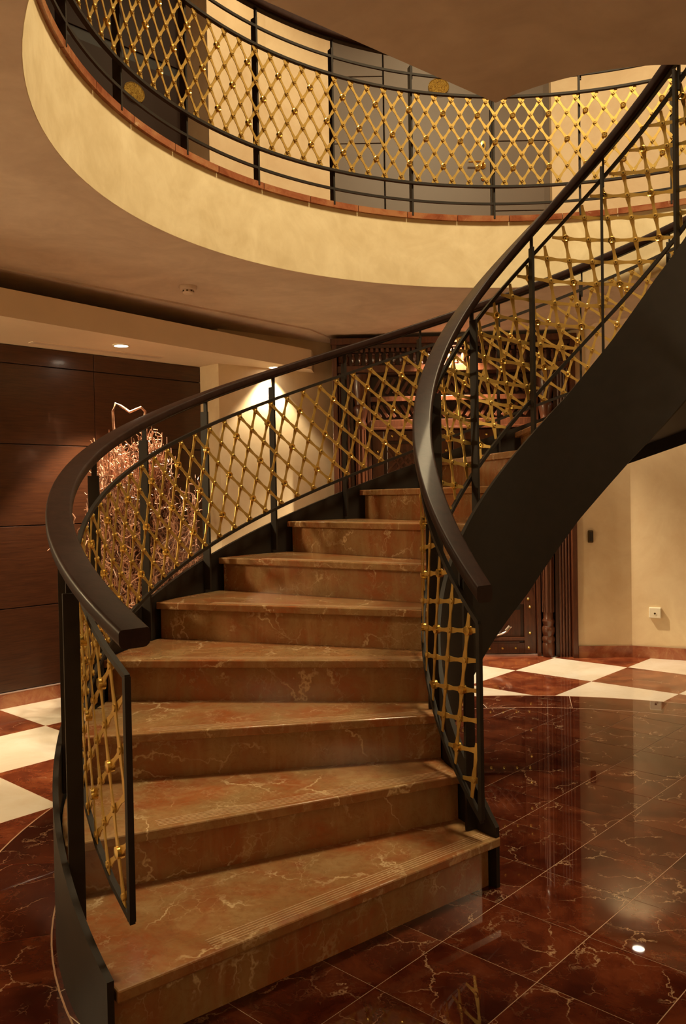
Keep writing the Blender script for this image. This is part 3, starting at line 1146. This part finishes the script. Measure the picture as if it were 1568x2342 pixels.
# two leaves with stiles, rails, panels and studs
for s in (-1, 1):
    x0, x1 = (0.004, 0.655) if s > 0 else (-0.655, -0.004)
    leaf = dbox('door_leaf', x0, x1, -0.075, -0.02, 0.015, 1.85, M['carved2'])
    for xa, xb in ((x0, x0 + 0.095), (x1 - 0.095, x1)):
        MB().box(xa, xb, -0.098, -0.075, 0.015, 1.85).build('stile', M['carved'], leaf, bevel=0.003)
    rails = [(0.015, 0.105), (0.42, 0.50), (0.88, 0.96), (1.36, 1.44), (1.77, 1.85)]
    for za, zb in rails:
        MB().box(x0 + 0.095, x1 - 0.095, -0.098, -0.075, za, zb).build('rail', M['carved'], leaf, bevel=0.003)
        for i in range(6):
            x = x0 + 0.06 + i * (x1 - x0 - 0.12) / 5
            MB().lathe([(0.004, 0.012), (0.009, 0.009), (0.013, 0.0)], 10, Matrix.Translation((x, -0.099, (za + zb) / 2)) @ Matrix.Rotation(PI / 2, 4, 'X')).build('stud', M['cup'], leaf, smooth=True)
    for i in range(8):
        z = 0.18 + 0.215 * i
        for x in (x0 + 0.048, x1 - 0.048):
            MB().lathe([(0.004, 0.012), (0.009, 0.009), (0.013, 0.0)], 10, Matrix.Translation((x, -0.099, z)) @ Matrix.Rotation(PI / 2, 4, 'X')).build('stud', M['cup'], leaf, smooth=True)
    for (za, zb) in ((0.105, 0.42), (0.50, 0.88), (0.96, 1.36), (1.44, 1.77)):
        xa, xb = x0 + 0.12, x1 - 0.12
        MB().box(xa, xb, -0.088, -0.075, za + 0.025, zb - 0.025).build('raised_panel', M['carved'], leaf, bevel=0.008)
        if za > 0.9:
            xm, zm = (xa + xb) / 2, (za + zb) / 2
            for i in range(5):
                t = (i - 2) * 0.065
                for lean in (0.7, -0.7):
                    Mx = Matrix.Translation((xm + t, -0.094, zm)) @ Matrix.Rotation(lean, 4, 'Y')
                    MB().box(-0.010, 0.010, -0.008, 0.006, -0.11, 0.11, Mx).build('slat', M['carved'], leaf, bevel=0.003)
    if s > 0:
        MB().box(x0 + 0.10, x1 - 0.13, -0.112, -0.098, 0.375, 0.435).build('hinge_strap', M['iron'], leaf, bevel=0.002)
        MB().lathe([(0.008, 0.035), (0.026, 0.03), (0.032, 0.015), (0.026, 0.0)], 14, Matrix.Translation((0.315, -0.098, 0.262)) @ Matrix.Rotation(PI / 2, 4, 'X')).build('knob', M['cup'], leaf, smooth=True)
        MB().box(0.22, 0.56, -0.125, -0.09, 0.125, 0.150).build('bolt_bar', M['carved'], leaf, bevel=0.004)
        MB().box(0.26, 0.52, -0.115, -0.09, 0.100, 0.122).build('bolt_plate', M['carved2'], leaf, bevel=0.004)
        MB().tube([(0.30, -0.13, 0.165), (0.36, -0.14, 0.18), (0.41, -0.15, 0.205), (0.445, -0.15, 0.245), (0.43, -0.15, 0.25), (0.40, -0.15, 0.215)], 0.009, 8).build('latch_lever', M['chrome'], leaf, smooth=True)
        MB().box(0.20, 0.31, -0.132, -0.10, 0.150, 0.172).build('latch_plate', M['chrome'], leaf, bevel=0.003)
dbox('door_sill', -0.66, 0.66, -0.12, 0.0, 0.0, 0.012, M['alu'], bevel=0)

# ================================================================== grey door of the upper storey (door_2)
D2 = (0.875, YU, ZF)
door2 = thing('door_2', D2, 'grey panelled entrance door of the upper storey with gold emblem and lever handle', kind='structure')


def ubox(name, x0, x1, y0, y1, z0, z1, mat, parent=door2, bevel=0.003):
    return MB().box(x0, x1, y0, y1, z0, z1).build(name, mat, parent, D2, bevel=bevel)


ubox('backing', -0.05, 1.80, YU + 0.02, YU + 0.06, ZF - 0.03, ZTOP, M['black'])
for za, zb in ((ZF, 3.70), (3.706, 4.283), (4.289, 4.84), (4.846, ZTOP)):
    ubox('side_panel', -0.04, 0.395, YU - 0.012, YU + 0.02, za, zb, M['greydoor'])
    ubox('side_panel', 1.315, 1.79, YU - 0.012, YU + 0.02, za, zb, M['greydoor'])
leaf = ubox('door_leaf', 0.405, 1.285, YU - 0.03, YU + 0.02, ZF + 0.005, 5.32, M['greydoor'])
ubox('door_head', 0.405, 1.285, YU - 0.012, YU + 0.02, 5.33, ZTOP, M['greydoor'])
ubox('door_post', 1.29, 1.312, YU - 0.02, YU + 0.02, ZF, 5.32, M['black'])


def on_door(prof, x, z, y, n=20, sx=1.0, sz=1.0):
    Mx = Matrix.Translation((x, y, z)) @ Matrix.Diagonal((sx, 1, sz, 1)) @ Matrix.Rotation(PI / 2, 4, 'X')
    return MB().lathe(prof, n, Mx)


emb, nt, bs = newmat('ornate_gold')
N = NT(nt)
vv = N.coords()
f1 = N.noise(vv, 55, 5, 0.7, 2.5)
N.l(N.ramp(f1, [(0.38, (0.16, 0.07, 0.01)), (0.55, (0.55, 0.36, 0.07)), (0.7, (0.75, 0.55, 0.15))]), bs.inputs['Base Color'])
bs.inputs['Metallic'].default_value = 0.8
bs.inputs['Roughness'].default_value = 0.35
N.l(N.bump(f1, 0.9, 0.01), bs.inputs['Normal'])
em = on_door([(0.088, 0.0), (0.088, 0.010), (0.082, 0.014), (0.078, 0.010), (0.04, 0.016), (0.004, 0.018)], 0.862, 4.735, YU - 0.03, 28, 1.0, 0.82).build('door_emblem', emb, leaf, D2, smooth=True)
on_door([(0.027, 0.0), (0.027, 0.008), (0.022, 0.011), (0.005, 0.011)], 1.222, 4.075, YU - 0.03).build('handle_rose', M['cup'], leaf, D2, smooth=True)
MB().tube([(1.222, YU - 0.035, 4.085), (1.222, YU - 0.085, 4.085), (1.205, YU - 0.092, 4.087), (1.095, YU - 0.09, 4.090)], 0.009, 10).build('lever_handle', M['cup'], leaf, D2, smooth=True)
on_door([(0.024, 0.0), (0.024, 0.007), (0.005, 0.009)], 1.228, 4.245, YU - 0.03, 20, 1.0, 1.55).build('lock_plate', M['cup'], leaf, D2, smooth=True)
on_door([(0.010, 0.008), (0.010, 0.011), (0.002, 0.011)], 1.228, 4.240, YU - 0.03, 14, 1.0, 1.8).build('key_slot', M['black'], leaf, D2)
on_door([(0.020, 0.0), (0.020, 0.008), (0.012, 0.014), (0.003, 0.016)], 1.225, 3.968, YU - 0.03).build('lower_knob', M['cup'], leaf, D2, smooth=True)

# ================================================================== dark door of the upper storey (door_3)
D3 = (W1U.x, W1U.y, ZF)
ang3 = math.atan2(WD.y, WD.x)
door3 = thing('door_3', D3, 'dark brown door of the upper storey with a round gold emblem', kind='structure', rz=ang3)
for za, zb, m in ((0.0, 1.52, M['brondoor']), (1.60, 2.2, M['brondoor'])):
    MB().box(-1.02, -0.012, -0.03, 0.0, za + 0.004, zb).build('door_leaf', m, door3, bevel=0.002)
MB().box(-1.02, -0.012, -0.02, 0.0, 1.52, 1.60).build('shadow_gap', M['black'], door3)
MB().box(-2.05, -1.04, -0.03, 0.0, 0.004, 2.2).build('side_panel', M['brondoor'], door3, bevel=0.002)
Mx = Matrix.Translation((-0.45, -0.03, 1.288)) @ Matrix.Diagonal((1, 1, 0.82, 1)) @ Matrix.Rotation(PI / 2, 4, 'X')
MB().lathe([(0.088, 0.0), (0.088, 0.010), (0.082, 0.014), (0.078, 0.010), (0.04, 0.016), (0.004, 0.018)], 28, Mx).build('door_emblem', emb, door3, smooth=True)

# ================================================================== small fittings
# wall telephone/intercom handset plate on the right wall
d = Vector((2.293 - 1.84, 6.649 - 6.672)).normalized()
t = thing('door_intercom', (1.973, 6.664, 0.968), 'small dark intercom button on the cream wall right of the carved portal', 'intercom', rz=math.atan2(d.y, d.x))
MB().box(-0.022, 0.022, -0.022, 0.0, -0.05, 0.05).build('housing', M['screw'], t, bevel=0.009)
MB().box(-0.012, 0.016, -0.026, -0.021, -0.038, 0.04).build('face', M['darkplastic'], t, bevel=0.004)
d = Vector((2.651 - 2.293, 6.474 - 6.649)).normalized()
t = thing('wall_socket', (2.452, 6.571, 0.363), 'square cream wall socket low on the right cream wall', 'socket', rz=math.atan2(d.y, d.x))
MB().box(-0.045, 0.045, -0.03, 0.0, -0.042, 0.042).build('box', M['plastic'], t, bevel=0.006)
MB().lathe([(0.012, 0.030), (0.012, 0.033), (0.009, 0.033), (0.008, 0.031)], 16, Matrix.Translation((0, 0, -0.005)) @ Matrix.Rotation(PI / 2, 4, 'X')).build('jack_ring', M['plastic'], t, smooth=True)
MB().lathe([(0.008, 0.030), (0.008, 0.0315), (0.002, 0.0315)], 12, Matrix.Translation((0, 0, -0.005)) @ Matrix.Rotation(PI / 2, 4, 'X')).build('jack_hole', M['screw'], t)
# smoke detector
t = thing('smoke_detector', (-0.917, 5.094, ZC), 'small round smoke detector on the rose beige ceiling', 'smoke detector')
MB().lathe([(0.055, 0.0), (0.055, -0.012), (0.048, -0.022), (0.03, -0.024)], 24).build('base', M['soffit'], t, smooth=True)
MB().lathe([(0.034, -0.022), (0.034, -0.038), (0.026, -0.046), (0.008, -0.048)], 24).build('head', M['soffit'], t, smooth=True)
for i in range(8):
    a = 2 * PI * i / 8
    MB().box(-0.006, 0.006, 0.0325, 0.0352, -0.036, -0.027, Matrix.Rotation(a, 4, 'Z')).build('slot', M['screw'], t)
# linear air vent in the dropped soffit
v0, v1 = Vector((-1.972, 5.338)), Vector((-1.282, 6.0155))
d = (v1 - v0).normalized()
t = thing('air_vent', ((v0.x + v1.x) / 2, (v0.y + v1.y) / 2, 2.344), 'thin slotted air vent in the dropped soffit beside the wood wall', 'air vent', rz=math.atan2(d.y, d.x))
hl = (v1 - v0).length / 2
MB().box(-hl, hl, -0.035, 0.035, -0.003, 0.0).build('frame', M['beam'], t)
for i in range(3):
    y = -0.02 + 0.02 * i
    MB().box(-hl + 0.01, hl - 0.01, y - 0.005, y + 0.005, -0.0045, -0.003).build('slot', M['soffit'], t)

# ================================================================== tall pot of curly twigs
TP = (-1.36, 5.42, 0.0)
tw = thing('twig_arrangement', TP, 'tall bundle of curly dried twigs lit from above beside the dark wood wall', 'dried twigs')
MB().lathe([(0.10, 0.0), (0.12, 0.01), (0.13, 0.12), (0.16, 0.34), (0.165, 0.50), (0.15, 0.55), (0.14, 0.55), (0.14, 0.42), (0.05, 0.40)], 28).build('pot', M['pot'], tw, smooth=True)
rnd = random.Random(11)


def curl(p, d, n, step, twist, rise=0.5):
    pts = [Vector(p)]
    d = Vector(d).normalized()
    for _ in range(n):
        d = (d + Vector((rnd.gauss(0, twist), rnd.gauss(0, twist), rnd.gauss(0, twist) + rise * 0.12))).normalized()
        pts.append(pts[-1] + d * step)
    return pts


b = MB()
for i in range(620):
    a = rnd.uniform(0, 2 * PI) if i < 500 else rnd.gauss(-0.2, 0.8)
    r = abs(rnd.gauss(0, 0.09))
    base = (min(r, 0.13) * math.cos(a), min(r, 0.13) * math.sin(a), 0.42)
    out = rnd.uniform(0.0, 0.16) if i < 500 else rnd.uniform(0.15, 0.45)
    lim = rnd.uniform(0.12, 0.25) if i < 500 else 0.40
    top = (1.52 if i < 500 else 1.2) + rnd.uniform(0, 0.30)
    pts = curl(base, (math.cos(a) * out, math.sin(a) * out, 1.0), int(rnd.uniform(44, 84)), 0.028, 0.46, 1.7)
    keep = []
    for p in pts:
        rr = math.hypot(p.x, p.y)
        if rr > lim:
            p = Vector((p.x * lim / rr, p.y * lim / rr, p.z))
        if p.z > top:
            break
        keep.append(p)
    pts = keep
    if len(pts) < 5:
        continue
    n = len(pts)
    b.tube(pts, 0, 5, [0.0058 * (1 - 0.5 * j / n) for j in range(n)])
    for _ in range(5):
        j = rnd.randrange(3, n)
        sp = curl(pts[j], (rnd.gauss(0, 1), rnd.gauss(0, 1), rnd.uniform(0.0, 1.0)), rnd.randrange(5, 11), 0.02, 0.6, 0.2)
        sp = [p for p in sp if p.z < 1.78]
        if len(sp) > 3:
            b.tube(sp, 0, 4, [0.0042 * (1 - 0.5 * q / len(sp)) for q in range(len(sp))])
o = b.build('twigs', M['twig'], tw, smooth=True)
o['kind'] = 'stuff'
# the long looped twig that stands out at the top
lp = [(-0.02, 0, 1.55), (-0.075, 0.0, 1.70), (-0.115, 0.0, 1.76), (-0.122, 0.0, 1.84), (-0.118, 0.0, 1.90), (-0.108, 0.0, 1.955), (-0.075, 0, 1.94), (-0.045, 0, 1.915),
      (-0.012, 0, 1.895), (0.02, 0, 1.912), (0.055, 0, 1.925), (0.085, 0, 1.90), (0.092, 0, 1.86), (0.082, 0, 1.80), (0.06, 0, 1.70), (0.04, 0, 1.58)]
MB().tube([(x + rnd.gauss(0, 0.004), y + 0.02 + rnd.gauss(0, 0.012), z) for x, y, z in lp], 0.0085, 7).build('looped_twig', M['twig'], tw, smooth=True)
